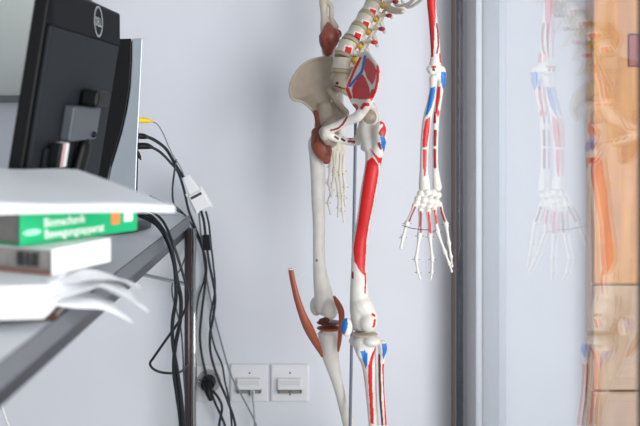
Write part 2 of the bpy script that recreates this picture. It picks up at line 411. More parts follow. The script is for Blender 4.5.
# ------------------------------------------------------------------ second screen: silver shell seen edge-on
BY = 1.95
m2 = empty('computer_monitor', W(128,228,2.05), 'slim black and silver monitor seen edge-on behind the logo monitor', 'monitor')
m2.location.z = DH; o0 = m2.location.copy()
dirv = Vector((-.225, .974, 0)); LEN = .26
def prof(pts, name, m, parent, bevel=.002, l0=0, l1=LEN):
    v = [W(a,b,BY)+dirv*l for l in (l0, l1) for a,b in pts]; k = len(pts)
    f = [tuple(range(k)), tuple(range(2*k-1,k-1,-1))]+[(i,k+i,k+(i+1)%k,(i+1)%k) for i in range(k)]
    return mesh_obj(name, v, f, m, parent, o0, bevel=bevel)
prof([(110,39),(131.5,38.5),(131.3,60),(129.5,88),(126,110),(121,132),(115,152),(110,168),(107,182),(96,182),(100,120)], 'screen_panel', M_BLACK, m2)
prof([(132,38.5),(143,38),(141.6,70),(139.6,110),(137.5,150),(136,196),(130,222),(120,230.5),(104,230.5),(106,196),(108,183),(111,168),(116,152),(122,132),(127,110),(130.3,88),(131.9,60)], 'back_shell', M_SILV, m2, .003)
prof([(137.9,128),(138.9,128),(137.4,195),(136.6,195)], 'port_strip', M_BLACK, m2, 0, .004, .05)
v = []; n = 40; c = W(118,232,2.03)
for z, s in ((DH+.0004,1),(DH+.012,1),(DH+.02,.9)):
    v += [Vector((-.515+.127*s*math.cos(2*math.pi*j/n), 2.03+.15*s*math.sin(2*math.pi*j/n), z)) for j in range(n)]
f = [(i*n+j, i*n+(j+1)%n, (i+1)*n+(j+1)%n, (i+1)*n+j) for i in range(2) for j in range(n)]+[tuple(range(n-1,-1,-1)), tuple(range(2*n,3*n))]
mesh_obj('base', v, f, mat('base_black', (44,46,50), .35), m2, o0)

# ------------------------------------------------------------------ stack of books and paper
def Z(h): return CAMZ-h
# white folder on top: wedge with curved top
def folder():
    t = empty('paper_folder', (-.45, 1.22, Z(.128)), 'white paper folder lying on top of the green book', 'folder'); o0 = t.location.copy()
    FL, FR, BR, BL = (Vector((-.78,1.10,Z(.108))), Vector((-.186,1.14,Z(.1165))), Vector((-.362,1.325,Z(.083))), Vector((-.78,1.338,Z(.083))))
    nu, nv = 24, 10; top = []; bot = []
    for i in range(nu+1):
        for j in range(nv+1):
            u = i/nu; q = j/nv
            p = (FL.lerp(FR,u)).lerp(BL.lerp(BR,u), q)
            bulge = .004*math.sin(math.pi*q)*math.sin(math.pi*min(1,u*1.05))+.0008*math.sin(u*23+q*5)
            e = .0 if u < .75 else (u-.75)**2*.02
            top.append(p+Vector((0,0,bulge-e))); 
            b = p.copy(); b.z = Z(.127)+ (.0015*math.sin(u*9) if j in (0,) else 0); bot.append(b)
    n = nv+1; N = len(top)
    f = []
    for i in range(nu):
        for j in range(nv):
            a = i*n+j; f += [(a,a+1,a+n+1,a+n), (N+a,N+a+n,N+a+n+1,N+a+1)]
    rim = [i*n for i in range(nu+1)]+[nu*n+j for j in range(1,nv+1)]+[i*n+nv for i in range(nu-1,-1,-1)]+[j for j in range(nv-1,0,-1)]
    f += [(rim[k], rim[(k+1)%len(rim)], N+rim[(k+1)%len(rim)], N+rim[k]) for k in range(len(rim))]
    mesh_obj('paper_block', top+bot, f, M_PAPER, t, o0)
    # cover sheet
    v = [p+Vector((0,0,.0006)) for p in top]+[p+Vector((0,0,.0014)) for p in top]
    cs = mesh_obj('cover_sheet', v, [(N+a[0],N+a[1],N+a[2],N+a[3]) for a in f[0:2*nu*nv:2]]+[a[::-1] for a in f[0:2*nu*nv:2]]+[(rim[k], rim[(k+1)%len(rim)], N+rim[(k+1)%len(rim)], N+rim[k]) for k in range(len(rim))], mat('folder_white', (242,245,248), .5, var=.03, scale=7), t, o0, smooth=False)
folder()
def book(name, label, cat, P, ex, ey, w, dpt, z0, z1, cover, pages, cov=.003):
    """P = near-left bottom corner in plan, ex along the spine, ey into the book; cover boards + spine + page block"""
    t = empty(name, Vector((P.x, P.y, z0)), label, cat); o0 = t.location.copy()
    P = Vector((P.x, P.y, 0)); up = Vector((0,0,1))
    obox('spine', P+up*z0, ex*w, ey*cov, up*(z1-z0), cover, t, o0, .0008)
    obox('cover_board', P+ey*cov+up*z0, ex*w, ey*(dpt-cov), up*cov, cover, t, o0, .0008)
    obox('cover_board', P+ey*cov+up*(z1-cov), ex*w, ey*(dpt-cov), up*cov, cover, t, o0, .0008)
    obox('page_block', P+ey*cov+ex*.003+up*(z0+cov), ex*(w-.006), ey*(dpt-cov-.004), up*(z1-z0-2*cov), pages, t, o0)
    return t, o0
ex = Vector((.593,.805,0)); ey = Vector((-.805,.593,0)); P = Vector((-.388,1.15,0)); gz0, gz1 = Z(.1715), Z(.1285)
gb, o0 = book('textbook', 'thick green book with white spine lettering under the white folder', 'book', P, ex, ey, .2, .15, gz0, gz1, M_GREEN, M_PAGES)
nrm = Vector((.805,-.593,0)); up = Vector((0,0,1)); S = P+nrm*.0006
def sp(u, z): return S+ex*u+up*(gz0+z)
text_obj('spine_lettering', 'Biomechanik', sp(.036,.0215), ex, up, .0165, M_PRINT, gb, o0, width=.068)
text_obj('spine_lettering', 'Bewegungsapparat', sp(.037,.0060), ex, up, .0165, M_PRINT, gb, o0, width=.100)
def decal(name, u0, u1, z0, z1, m, parent, off, e=.0004): return obox(name, sp(u0,z0)-nrm*.0006, ex*(u1-u0), nrm*e+nrm*.0006, up*(z1-z0), m, parent, off)
b_ = decal('orange_emblem', .150,.166,.013,.033,M_ORANGE,gb,o0); decal('white_emblem', .174,.190,.015,.034,M_PRINT,gb,o0)
n = 24
mesh_obj('publisher_oval', [sp(.018+.014*math.cos(2*math.pi*j/n), .0165+.004*math.sin(2*math.pi*j/n)) for j in range(n)], [tuple(range(n))], mat('pale_green_print', (170,232,200), .6), gb, o0)
# smaller thick book below
ex2 = Vector((.42,.907,0)); ey2 = Vector((-.907,.42,0)); P2 = Vector((-.3406,1.13,0))
b2, o0 = book('paperback_book', 'thick white-backed book with brown lower cover beneath the green book', 'book', P2, ex2, ey2, .118, .20, Z(.2055), Z(.1722), M_WPLAST, mat('grey_pages', (176,170,166), .85, var=.2, scale=70), .002)
for k, (a, w_) in enumerate(((.022,.010),(.036,.006),(.046,.012))):
    obox('dark_print_bar', P2-ex2*.0003+ey2*a+Vector((0,0,Z(.1960))), ey2*w_, -ex2*.0004, Vector((0,0,.018)), M_INK, b2, o0)
obox('brown_cover_strip', P2-ex2*.0003+ey2*.001+Vector((0,0,Z(.2055))), ey2*.19, -ex2*.0004, Vector((0,0,.006)), M_BROWN, b2, o0)
obox('spine_print', P2+ex2*.012-ey2*.0004+Vector((0,0,Z(.197))), ex2*.008, ey2*.0003, Vector((0,0,.016)), mat('pale_print', (205,208,212), .7), b2, o0)
# slabs of loose paper under the books
def sheetslab(name, label, cat, corners, z0, z1, m, nl):
    t = empty(name, Vector((sum(c[0] for c in corners)/4, sum(c[1] for c in corners)/4, z0)), label, cat); o0 = t.location.copy()
    th = (z1-z0)/nl
    for k in range(nl):
        jx, jy = random.uniform(-.006,.006), random.uniform(-.004,.004)
        v = [Vector((c[0]+jx, c[1]+jy, z)) for z in (z0+k*th+.0002, z0+(k+1)*th) for c in corners]
        mesh_obj('paper_layer', v, [(0,3,2,1),(4,5,6,7),(0,1,5,4),(1,2,6,5),(2,3,7,6),(3,0,4,7)], m, t, o0)
    return t
sheetslab('paper_stack', 'low pile of white paper under the small thick book', 'paper', [(-.70,1.02),(-.33,1.075),(-.345,1.30),(-.70,1.33)], Z(.247), Z(.2062), M_PAPER, 5)
bk, o0 = book('notebook', 'thin dark brown notebook at the very bottom of the paper pile', 'notebook', Vector((-.60,1.10,0)), Vector((1,.06,0)).normalized(), Vector((-.06,1,0)).normalized(), .27, .17, DH+.0005, Z(.2475), M_DBROWN, M_PAGES, .002)
# crumpled sheets hanging past the desk edge
def sheet(label, c, ex, ey, a, b, sag, seed, amp):
    rnd = random.Random(seed); ph = [rnd.uniform(0,6.28) for _ in range(6)]
    t = []; nu, nv = 20, 12
    for i in range(nu+1):
        for j in range(nv+1):
            u, q = i/nu, j/nv
            z = amp*(math.sin(u*7+q*4+ph[0])*.5+math.sin(q*9-u*5+ph[1])*.35+math.sin(u*15+ph[2])*.18) - sag*max(0,u-.35)**2
            t.append(c+ex*(a*u)+ey*(b*q)+Vector((0,0,z)))
    n = nv+1; N = len(t); v = t+[p+Vector((0,0,.0008)) for p in t]
    f = []
    for i in range(nu):
        for j in range(nv):
            k = i*n+j; f += [(k,k+n,k+n+1,k+1), (N+k,N+k+1,N+k+n+1,N+k+n)]
    rim = [i*n for i in range(nu+1)]+[nu*n+j for j in range(1,nv+1)]+[i*n+nv for i in range(nu-1,-1,-1)]+[j for j in range(nv-1,0,-1)]
    f += [(rim[k], rim[(k+1)%len(rim)], N+rim[(k+1)%len(rim)], N+rim[k]) for k in range(len(rim))]
    o = mesh_obj('crumpled_sheet', [p-c for p in v], f, M_PAPER, smooth=True); o.location = c
    return tag(o, label, 'paper', 'crumpled sheets past the desk edge')
sheet('crumpled white sheet drooping furthest over the desk edge', Vector((-.40,1.085,Z(.2395))), Vector((.9,.40,0)), Vector((-.40,.9,0)), .175, .14, .075, 3, .007)
sheet('crumpled white sheet lying uppermost beside the small thick book', Vector((-.335,1.085,Z(.209))), Vector((.62,.78,0)), Vector((-.5,.85,0)), .15, .08, .07, 8, .004)
sheet('crumpled white sheet wedged in the middle of the drooping ones', Vector((-.335,1.075,Z(.222))), Vector((.72,.69,0)), Vector((-.44,.88,0)), .15, .12, .09, 5, .007)

# ------------------------------------------------------------------ wall sockets
def plate(x0, x1, y0, y1, label, name):
    a = W(x0,y1,YW); b = W(x1,y0,YW)
    t = empty(name, Vector(((a.x+b.x)/2, YW, a.z)), label, 'socket'); o0 = t.location.copy()
    box('cover_plate', (a.x, YW-.009, a.z), (b.x, YW-.0005, b.z), M_WPLAST, t, o0, bevel=.004)
    return t, o0
def wbox(name, x0, x1, y0, y1, d0, d1, m, t, o0, bevel=0.):
    a = W(x0,y1,YW); b = W(x1,y0,YW); return box(name, (a.x, YW-d1, a.z), (b.x, YW-d0, b.z), m, t, o0, bevel)
for k, (x, lab) in enumerate(((230.5,'white network socket with a pale lead plugged in, middle of three'), (271,'empty white network socket nearest the skeleton'))):
    t, o0 = plate(x, x+38, 363.5, 401, lab, 'network_socket')
    h = wbox('hood', x+7, x+31, 376.5, 387.5, .0092, .024, M_WPLAST, t, o0, .003)
    wbox('label_window', x+9.5, x+29, 377.8, 382.5, .0241, .0248, mat('label_grey', (222,222,220), .3), h, o0)
    wbox('port_frame', x+7, x+31, 387.8, 391, .0092, .021, M_PORT, t, o0)
    for q in (x+9, x+20): wbox('port', q, q+9, 388.3, 390.6, .0211, .0216, mat('port_metal', (150,146,132), .4, .4), t, o0)
    for yy in (373, 394.5):
        MB().blob(W(x+19, yy, YW-.009), (.0024,.0012,.0024)).build('screw', M_DARKST, t, o0, smooth=True)
t, o0 = plate(196.5, 226, 364, 401, 'white power socket holding a round black plug, leftmost of three', 'power_socket')
def disc(c, r, d, name, m, t, o0, n=28, axis=Vector((0,-1,0))):
    return MB().tube([(c, r), (c+axis*d, r*.94)], n=n, k=1, caps=False).build(name, m, t, o0)
c = W(209,381,YW-.0092)
disc(c, .031, .003, 'round_insert', mat('insert_grey', (170,172,174), .4), t, o0)
pg = empty('power_plug', c, 'round black power plug in the leftmost wall socket', 'plug'); o0 = c.copy()
disc(c+Vector((0,-.0032,0)), .0185, .03, 'plug_body', M_BLACK, pg, o0)
MB().tube([(c+Vector((0,-.033,0)), .012), (c+Vector((.004,-.045,-.012)), .010), (c+Vector((.010,-.05,-.03)), .007)]).build('strain_relief', M_BLACK, pg, o0, smooth=True)
for dx, dz in ((-.026,.002), (.02,.018), (-.010,-.026)):
    MB().blob(c+Vector((dx,-.005,dz)), .0035).build('contact_clip', M_CHROME, pg, o0, smooth=True)

# ------------------------------------------------------------------ cables
def cable(label, pts, r, m, name='cable', group=None):
    P = [W(*p) for p in pts]; o = P[-1].copy()
    mb = MB().tube([(p, r) for p in P], n=10, k=8)
    c = mb.build(name, m, None, o, smooth=True); c.location = o
    return tag(c, label, 'cable', group)
cable('black cable hanging straight down just left of the desk leg', [(118,205,1.96),(140,212,1.92),(152,217,1.9),(163,230,1.86),(171,247,1.86),(175,270,1.88),(176,297,1.9),(172.5,322,1.92),(173,345,1.94),(178,375,1.98),(182,405,2),(184,440,2.02),(185,500,2.04)], .0042, M_CABLE)
cable('black cable bowing out to a loop left of the desk leg', [(124,203,1.958),(148,210,1.908),(162,220,1.858),(171,238,1.828),(178,258,1.828),(186,285,1.838),(188,300,1.858),(181,318,1.878),(168,337,1.898),(154,357,1.918),(150,364,1.928),(155,370,1.938),(166,373,1.958),(180,372,2.058),(187,366,2.178)], .0028, M_CABLE)
cable('thick dark cable crossing the straight one beside the desk leg', [(112,207,1.995),(136,214,1.945),(156,224,1.895),(167,240,1.87),(173,258,1.87),(177,280,1.895),(181,300,1.915),(180,322,1.925),(175,348,1.945),(174,372,1.975),(177,395,1.995),(181,430,2.025),(182,500,2.055)], .0045, M_CABLE)
cable('dark blue-black cable running close behind the desk leg', [(150,196,2.05),(165,203,2.13),(178,211,2.24),(186,217,2.30),(189,232,2.312),(187,250,2.315),(181,268,2.315),(176,276,2.315),(172,292,2.315),(181,330,2.315),(184,380,2.315),(187,430,2.315),(188,520,2.315)], .002, mat('blue_black_cable', (30,36,52), .5))
# upper bundle from the screen to the adapter
cable('black video cable arching from the silver monitor to the white adapter', [(139,137,1.97),(147,137,1.99),(156,141,2.03),(166,149,2.09),(174,162,2.15),(180,172,2.2),(184,178,2.22)], .0038, M_CABLE)
cable('upper black cable arching from the silver monitor over the desk corner', [(139,147,1.97),(150,147,1.99),(160,152,2.03),(170,162,2.1),(178,172,2.17),(184,190,2.22),(188,208,2.29),(193,222,2.31),(200,240,2.315),(206,262,2.315),(205,285,2.315),(202,310,2.315),(200,340,2.315),(205,370,2.315),(214,400,2.30),(226,430,2.3),(232,480,2.3)], .0032, M_CABLE)
cable('black cable making a wide loop above the desk corner', [(176,160,2.13),(174,175,2.13),(172.5,190,2.14),(174,204,2.16),(182,212,2.22),(189,220,2.30),(195,232,2.32),(203,252,2.32),(205,275,2.325),(198,300,2.325),(195,330,2.325),(195,345,2.325),(196,375,2.325),(194,420,2.325),(192,480,2.325)], .0024, M_CABLEG)
cable('thin grey lead running from the yellow plug', [(151,121.5,1.975),(157,124,1.99),(163,133,2.02),(168,145,2.06),(174,157,2.10),(180,166,2.15),(184,176,2.2)], .0012, M_CABLEL)
cable('black cable dropping from the white adapter through the ferrite block', [(201,211,2.24),(204,222,2.26),(206,240,2.27),(209,262,2.28),(215,295,2.285),(213,318,2.285),(210,335,2.285),(211,355,2.285),(218,378,2.28),(228,402,2.27),(236,430,2.27),(240,490,2.27)], .0034, M_CABLE)
cable('dark green cable falling beside the ferrite block to the floor', [(206,212,2.24),(209,225,2.262),(211,245,2.29),(213,262,2.30),(215,290,2.30),(210,320,2.305),(214,345,2.30),(222,365,2.29),(225,382,2.28),(229,400,2.28),(232,430,2.28),(233,490,2.28)], .0026, M_CABLEG)
cable('grey cable curving past the middle wall socket', [(199,213,2.25),(201,235,2.31),(206,275,2.325),(213,310,2.325),(222,345,2.31),(231,375,2.29),(243,398,2.28),(254,420,2.28),(262,445,2.28),(270,500,2.28)], .0022, M_CABLEL)
cable('pale grey lead hanging from the middle wall socket', [(252.5,393,2.31),(253,400,2.305),(254,412,2.305),(254.5,430,2.305),(255,480,2.3)], .0022, mat('pale_cable', (150,160,162), .5))
cable('black power cord leaving the round plug to the floor', [(213,391,2.275),(219,399,2.265),(222,408,2.262),(220,420,2.262),(218,440,2.262),(217,500,2.262)], .0034, M_CABLE)
cable('white cable curving out of the lower left corner', [(-14,372,1.9),(-4,385,1.9),(0,398,1.9),(3,410,1.9),(8,424,1.9),(16,440,1.9),(24,480,1.9)], .0026, M_CABLEW)
def plug(label, name, pts, m, ring=None):
    P = [(W(a,b,Y), r) for a,b,Y,r in pts]; t = empty(name, P[0][0], label, 'plug'); o0 = t.location.copy()
    MB().tube(P, n=12, k=4).build('plug_body', m, t, o0, smooth=True)
    MB().tube([(P[-1][0], P[-1][1]*.7), (P[-1][0]+(P[-1][0]-P[0][0]).normalized()*.006, P[-1][1]*.45)], n=10, k=2).build('strain_relief', m, t, o0, smooth=True)
plug('bright yellow plug in the back of the silver monitor', 'yellow_plug', [(139,120,1.962,.0062),(146,120.4,1.97,.006),(150,121,1.974,.0038)], M_YEL)
plug('black plug just below the yellow one on the silver monitor', 'video_plug', [(138.5,136,1.958,.0066),(143,136.3,1.965,.0066),(147,137,1.988,.0045)], M_BLACK)
plug('lower, longer black plug on the silver monitor', 'video_plug', [(139,146,1.958,.0075),(146,146,1.965,.0072),(151,147,1.99,.0048)], M_BLACK)
plug('smallest black plug, lowest on the silver monitor', 'small_plug', [(137.5,153,1.955,.0045),(139.5,157,1.958,.004)], M_BLACK)
# white plug in the middle socket
t = empty('network_plug', W(252.5,391,2.318), 'small white network plug in the middle wall socket', 'plug'); o0 = t.location.copy()
obox('plug_body', W(250.5,397,2.312), Vector((.011,0,0)), Vector((0,.006,0)), Vector((0,0,.016)), M_WPLAST, t, o0, .001)
obox('latch', W(251.5,395,2.3105), Vector((.006,0,0)), Vector((0,.0012,0)), Vector((0,0,.010)), M_CABLEL, t, o0)
# white adapter with black print
ad = empty('video_adapter', W(200,211,2.22), 'white video adapter with a black printed band hanging at the desk corner', 'adapter'); o0 = ad.location.copy()
A = W(186,176,2.20); B = W(204,209,2.21); axd = (B-A).normalized(); sd = Vector((axd.z*-1, 0, axd.x)).normalized(); sd = -sd if sd.x < 0 else sd
L_ = (B-A).length; Yv = Vector((0,1,0))
def adp(name, s0, s1, w0, w1, th, m, bevel=.002, parent=None, y0=0):
    v = [A+axd*s+sd*(w*k)+Yv*(y0+th*e) for (s,w) in ((s0,w0),(s1,w1)) for k in (-1,1) for e in (-.5,.5)]
    return mesh_obj(name, v, BF, m, parent or ad, o0, bevel=bevel)
adp('tapered_end', 0, L_*.5, .009, .015, .014, M_WPLAST); adp('connector_body', L_*.5, L_, .018, .020, .018, M_WPLAST)
adp('printed_band', L_*.555, L_*.625, .015, .015, .0004, M_INK, 0, y0=-.0094)
adp('side_screw', L_*.42, L_*1.07, .004, .004, .006, M_CABLEW, .001).location += Vector((sd*.019))
adp('side_screw', L_*.42, L_*1.03, .004, .004, .006, M_CABLEW, .001).location -= Vector((sd*.019))
fe = empty('ferrite_block', W(206.5,250,2.27), 'black ferrite block clamped on the cable below the adapter', 'ferrite'); o0 = fe.location.copy()
fa = W(206,235,2.268); fb = W(207.5,250,2.272); fd = (fb-fa)
v = [fa+fd*s+Vector((dx*.0095,dy*.009,0)) for s in (0,1) for dx in (-1,1) for dy in (-1,1)]
mesh_obj('ferrite_shell', v, BF, M_BLACK, fe, o0, bevel=.002)
v = [fa+fd*s+Vector((dx*.0098,dy*.0003-.0092,0)) for s in (.45,.52) for dx in (-1,1) for dy in (-1,1)]
mesh_obj('clasp', v, BF, M_GREYP, fe, o0)

# ------------------------------------------------------------------ skeleton
sk = empty('anatomical_skeleton', Vector((W(350,426,2.06).x-.02, 2.06, 0)), 'white model skeleton with red and blue muscle areas painted on its near side', 'skeleton')
SO = sk.location.copy()
def B(mb, name, parent=None, **k): return bone(mb, name, parent or sk, SO, **k)
YL, YR = 1.93, 2.07
# stand
MB().tube([(W(355.3,118,2.055), .0036), (W(355.3,145,2.055), .0036), (W(350,426,2.06), .0036), (W(346.5,540,2.06), .0036)], n=14, k=2).build('stand_pole', M_POLE, sk, SO, smooth=True)
c = Vector((W(346.5,540,2.06).x, 2.06, .07))
MB().tube([(c-Vector((0,0,.02)), .03), (c+Vector((0,0,.03)), .022)], n=20, k=2).build('stand_hub', M_POLE, sk, SO, smooth=True)
for k in range(5):
    a = 2*math.pi*k/5+.3; dvec = Vector((math.cos(a), math.sin(a), 0))
    lg = MB().tube([(c, .013), (c+dvec*.22-Vector((0,0,.015)), .010)], n=10, k=2).build('stand_leg', M_POLE, sk, SO, smooth=True)
    MB().tube([(c+dvec*.21+Vector((0,0,-.048))+dvec.cross(Vector((0,0,1)))*s, .022) for s in (-.008,.008)], n=16, k=1, caps=False).build('caster', M_BLACK, lg, SO)

# left femur
mb = MB().tube(T([(374,148,1.925,9),(373,165,1.928,8.2),(369,190,1.93,8.4),(364.8,218,1.935,7.9),(361,237,1.94,7.6),(359,256,1.94,7.6),(359,277,1.942,8.5),(359.5,296,1.945,9.8),(361,309,1.945,11.5),(363,320,1.945,11.5)]), n=18)
mb.blob(W(368.5,321.5,1.93), (pr(9.8,YL),pr(11,YL),pr(11,YL))).tube(T([(362,306,1.94,11.5),(369,316,1.935,9)])).blob(W(359,322,1.965), (pr(9,YL),pr(10,YL),pr(10.5,YL)))
mb.blob(W(369.5,117.5,1.945), pr(10,YL)).tube(T([(369,120,1.95,8.5),(368,132,1.935,8.5),(371,146,1.925,8.5)]), n=16)
mb.blob(W(380.5,135,1.90), (pr(6.8,YL),pr(9,YL),pr(14,YL))).tube(T([(380,128,1.90,6),(379,145,1.905,6.5),(375.5,160,1.92,6.5)]))
mb.blob(W(365,147,1.955), pr(5,YL))
B(mb, 'femur', paint=[('T', [(369.7,116.5),(370,117)], 7.2),
    ('R', [(367,161),(372,157),(379,163),(383,161),(380,176),(377,190),(374.5,205),(370.5,222),(367.5,240),(366,258),(365,277),(360,272),(354.5,262),(353.5,250),(356,235),(358.5,220),(361,200),(363.5,182)]),
    ('W', [(371,152),(375,158),(379.5,164),(380,172),(378,185),(375,200)], 1.1), ('W', [(378,186),(374,205),(370,225),(367.4,245)], .8),
    ('R', [(369,147.5),(373,152),(378,157),(383,158),(382,164),(378,163)]),
    ('R', [(379,120),(383,122),(385.5,129),(384,136),(380,137),(377.5,133),(380,128)]), ('W', [(378.5,128),(381,125)], 1.2), ('N', [(380,133),(380.5,133.3)], 2.2),
    ('B', [(379,136.5),(383,135.5),(385.5,142),(386,150),(383,152),(380.5,145)]), ('D', [(378,143),(380,148)], 1.3),
    ('R', [(365.6,275),(365.9,284),(365.2,294)], .8), ('D', [(353,274),(353,279)], 1.0),
    ('R', [(372.5,314.5),(374.5,316)], 1.0), ('R', [(374.6,320),(373.6,326)], 1.3)], Y=1.915, smooth=14)
# left patella
B(MB().blob(W(346.8,327.2,1.912), (pr(5.8,YL),pr(4.5,YL),pr(9.4,YL))), 'patella', paint=[('B', [(340,318),(347,317.5),(348,323),(346.5,329),(343.5,336),(341,333)])], Y=1.912)
# left tibia, fibula
mb = MB().tube(T([(364.5,343,1.945,12),(366,352,1.945,10),(369,365,1.948,7.4),(371,390,1.955,5.8),(373.4,424,1.965,5),(376,470,1.975,4.6),(377,496,1.98,6.5),(377,505,1.98,7.5)]), n=18)
mb.blob(W(357.5,341,1.96), (pr(9,YL),pr(10,YL),pr(5.5,YL))).blob(W(371.5,341,1.93), (pr(9.5,YL),pr(10,YL),pr(5.5,YL))).blob(W(361,352,1.93), (pr(5,YL),pr(5,YL),pr(7,YL)))
B(mb, 'tibia', paint=[('B', [(360,348.5),(364,348),(367.4,352),(367,362),(366,369),(363.5,362)]),
    ('R', [(375.5,346),(377.6,345),(374,353),(372,362),(372,375),(372.8,395),(374.5,426),(371,426),(369.5,400),(367.8,375),(368.2,364),(371,353)])], Y=1.94)
mb = MB().tube(T([(382.5,345,1.93,5),(382.5,352,1.93,4.3),(380.8,366,1.935,3.2),(381.6,395,1.94,3),(384,424,1.95,2.8),(386,470,1.97,2.8),(386,505,1.98,4.5)]), n=14)
B(mb, 'fibula', voxel=.0014, paint=[('B', [(381.6,342),(386,342),(387,349),(383,358),(381.8,352)]), ('C', [(379,354),(379.6,372),(380.5,400),(382.5,426)], 1.1), ('R', [(383,364),(384,385),(385.5,410),(386.5,426)], 1.2)], Y=1.935)
# meniscus of left knee
B(MB().blob(W(364.5,334.2,1.945), (pr(14,YL),pr(13,YL),pr(2.2,YL))), 'meniscus', base=lin((186,176,156)))

# right femur
mb = MB().tube(T([(317,150,2.075,8.5),(317.6,165,2.075,7.8),(318.3,182,2.07,7.5),(318.2,200,2.07,7),(319,222,2.068,6.4),(319,254,2.066,6.2),(320.4,276,2.065,7.4),(323.5,294,2.065,9.6),(325,306,2.065,10)]), n=18)
mb.blob(W(316.5,306,2.095), (pr(7,YR),pr(9,YR),pr(10,YR))).blob(W(330,309,2.05), (pr(8.6,YR),pr(10,YR),pr(10.5,YR)))
mb.blob(W(324,128,2.06), pr(10,YR)).tube(T([(324,130,2.06,7.5),(316,148,2.08,8)])).blob(W(313.5,146,2.095), (pr(5.8,YR),pr(7,YR),pr(12,YR)))
fR = B(mb, 'femur', smooth=12, paint=[('K', [(316.4,260.5),(316.5,260.8)], 1.0)], Y=2.05)
B(MB().tube(T([(317,133,2.05,6),(320.5,144,2.042,10),(324,153,2.04,8.8),(326.5,160,2.045,4.5)]), n=18), 'joint_capsule', base=LIG, paint=[('N', [(318,140),(324,158)], 1.5), ('C', [(325,142),(327,153)], 3.2)], Y=2.03)
B(MB().tube(T([(315.8,112,2.032,2.4),(317.5,122,2.024,2.6),(319,132,2.022,2.8),(316.8,142,2.03,3.6)]), n=12), 'ligament', voxel=.0014, base=lin((126,58,44)))
# right knee
B(MB().blob(W(329,322.5,2.06), (pr(12.8,YR),pr(11.5,YR),pr(1.9,YR))).tube(T([(321,321,2.05,2.6),(327,319.5,2.04,3)]) ), 'meniscus', voxel=.0014, base=lin((96,48,38)))
B(MB().blob(W(329.5,328,2.06), (pr(13,YR),pr(11.5,YR),pr(2.5,YR))), 'meniscus', voxel=.0014, base=LIG)
B(MB().tube(T([(334.3,297,2.032,1.6),(337.5,303,2.02,2.9),(341,311,2.013,3.3),(341.6,320,2.013,3),(340.6,330,2.018,2.5),(339.2,343,2.03,2.1),(338.2,351,2.035,1.2)]), n=12), 'ligament', voxel=.0014, base=lin((172,92,66)))
vdir = Vector((-.766,-.643,0))
mb = MB().tube(T([(291,271,1.985,3.2),(293.5,284,1.985,3.4),(297.5,300,1.985,4),(303,316,1.99,4.8),(308.5,328,2.0,5.8),(314.5,340,2.02,4.8),(319.5,350,2.035,3),(322,356,2.042,1.6)]), n=14, flat=(vdir, .75))
td = B(mb, 'patellar_tendon', voxel=.0014, base=lin((160,82,60)))
B(MB().blob(W(290.8,269.2,1.985), (pr(3.1,2),pr(3,2),pr(.9,2))), 'cut_end', td, voxel=.001, base=lin((236,232,224)), smooth=2)
MB().tube([(W(297,281,1.98), .0004), (W(304,273,2.0), .0004), (W(316.4,260.4,2.05), .0004)], n=6).build('wire', M_CABLEW, td, SO)
mb = MB().tube(T([(329.5,337,2.06,11.6),(329.8,346,2.062,9.8),(330.8,357,2.068,8.4),(335,374,2.075,6.2),(339.4,390,2.08,5.2),(346.5,420,2.095,4.8),(357,465,2.115,4.4),(365,498,2.13,6.5),(366,505,2.13,7.2)]), n=18)
mb.blob(W(329.5,334,2.06), (pr(12.2,YR),pr(11.5,YR),pr(4,YR)))
B(mb, 'tibia')
B(MB().tube(T([(326,343,2.10,4.4),(331,357,2.115,3),(341,390,2.12,2.8),(352,424,2.13,2.8),(366,498,2.16,4)]), n=12), 'fibula', voxel=.0016)
for (px, Y, s) in ((377,1.98,1), (366,2.13,1)):
    a = W(px,505,Y); A_ = Vector((-.766,-.643,0)); Ls = Vector((.643,-.766,0))
    mb = MB().blob(a-Vector((0,0,.02)), (.022,.022,.02)).blob(a-A_*.035-Vector((0,0,.045)), (.024,.022,.022))
    mb.tube([(a-Vector((0,0,.03)), .022), (a+A_*.06-Vector((0,0,.05)), .02)])
    ft = B(mb, 'foot')
    for j in range(5):
        q = a+A_*.055+Ls*(.015*(j-2))-Vector((0,0,.05)); e = a+A_*(.165-.012*abs(j-1))+Ls*(.018*(j-2))-Vector((0,0,.075))
        B(MB().tube([(q,.008),(q.lerp(e,.5),.0055),(q.lerp(e,.62),.0075),(e,.005)], n=8, k=3), 'toe_bone', ft, voxel=None)

# hip bones
def O(l): return [W(a,b,Y) for a,b,Y in l]
out = O([(364,53,1.99),(368,53,1.96),(372,58,1.935),(376.5,65,1.905),(378.5,74,1.885),(377.5,84,1.875),(375,93,1.88),(371.5,102,1.895),(365,108,1.915),(359,109,1.93),(353.5,104,1.955),(349,95,1.98),(346.5,88,1.995),(350,78,2.005),(355,68,2.005),(360,59,2.0)])
mb = MB(); mb.shell(out, W(362,81,1.968), .0055, power=.9)
mb.tube([(p, .0038) for p in out]+[(out[0], .0038)], n=10, k=4)
mb.blob(W(366.5,110,1.972), (pr(11.5,YL),pr(10,YL),pr(10.5,YL)))
mb.tube(T([(370,100,1.89,4),(367,105,1.90,4.6),(363,110,1.915,5.5),(357,117,1.925,5.4),(347,121,1.938,4.6),(337,126,1.95,4.6),(327,131,1.958,5.2)]))     # superior ramus
mb.tube(T([(326,133,1.96,4.8),(335,138,1.965,3.8),(345,141,1.975,3.6),(355,141.5,1.985,4.6),(363,136,1.985,8),(368,122,1.97,9)]))   # inferior ramus, ischium
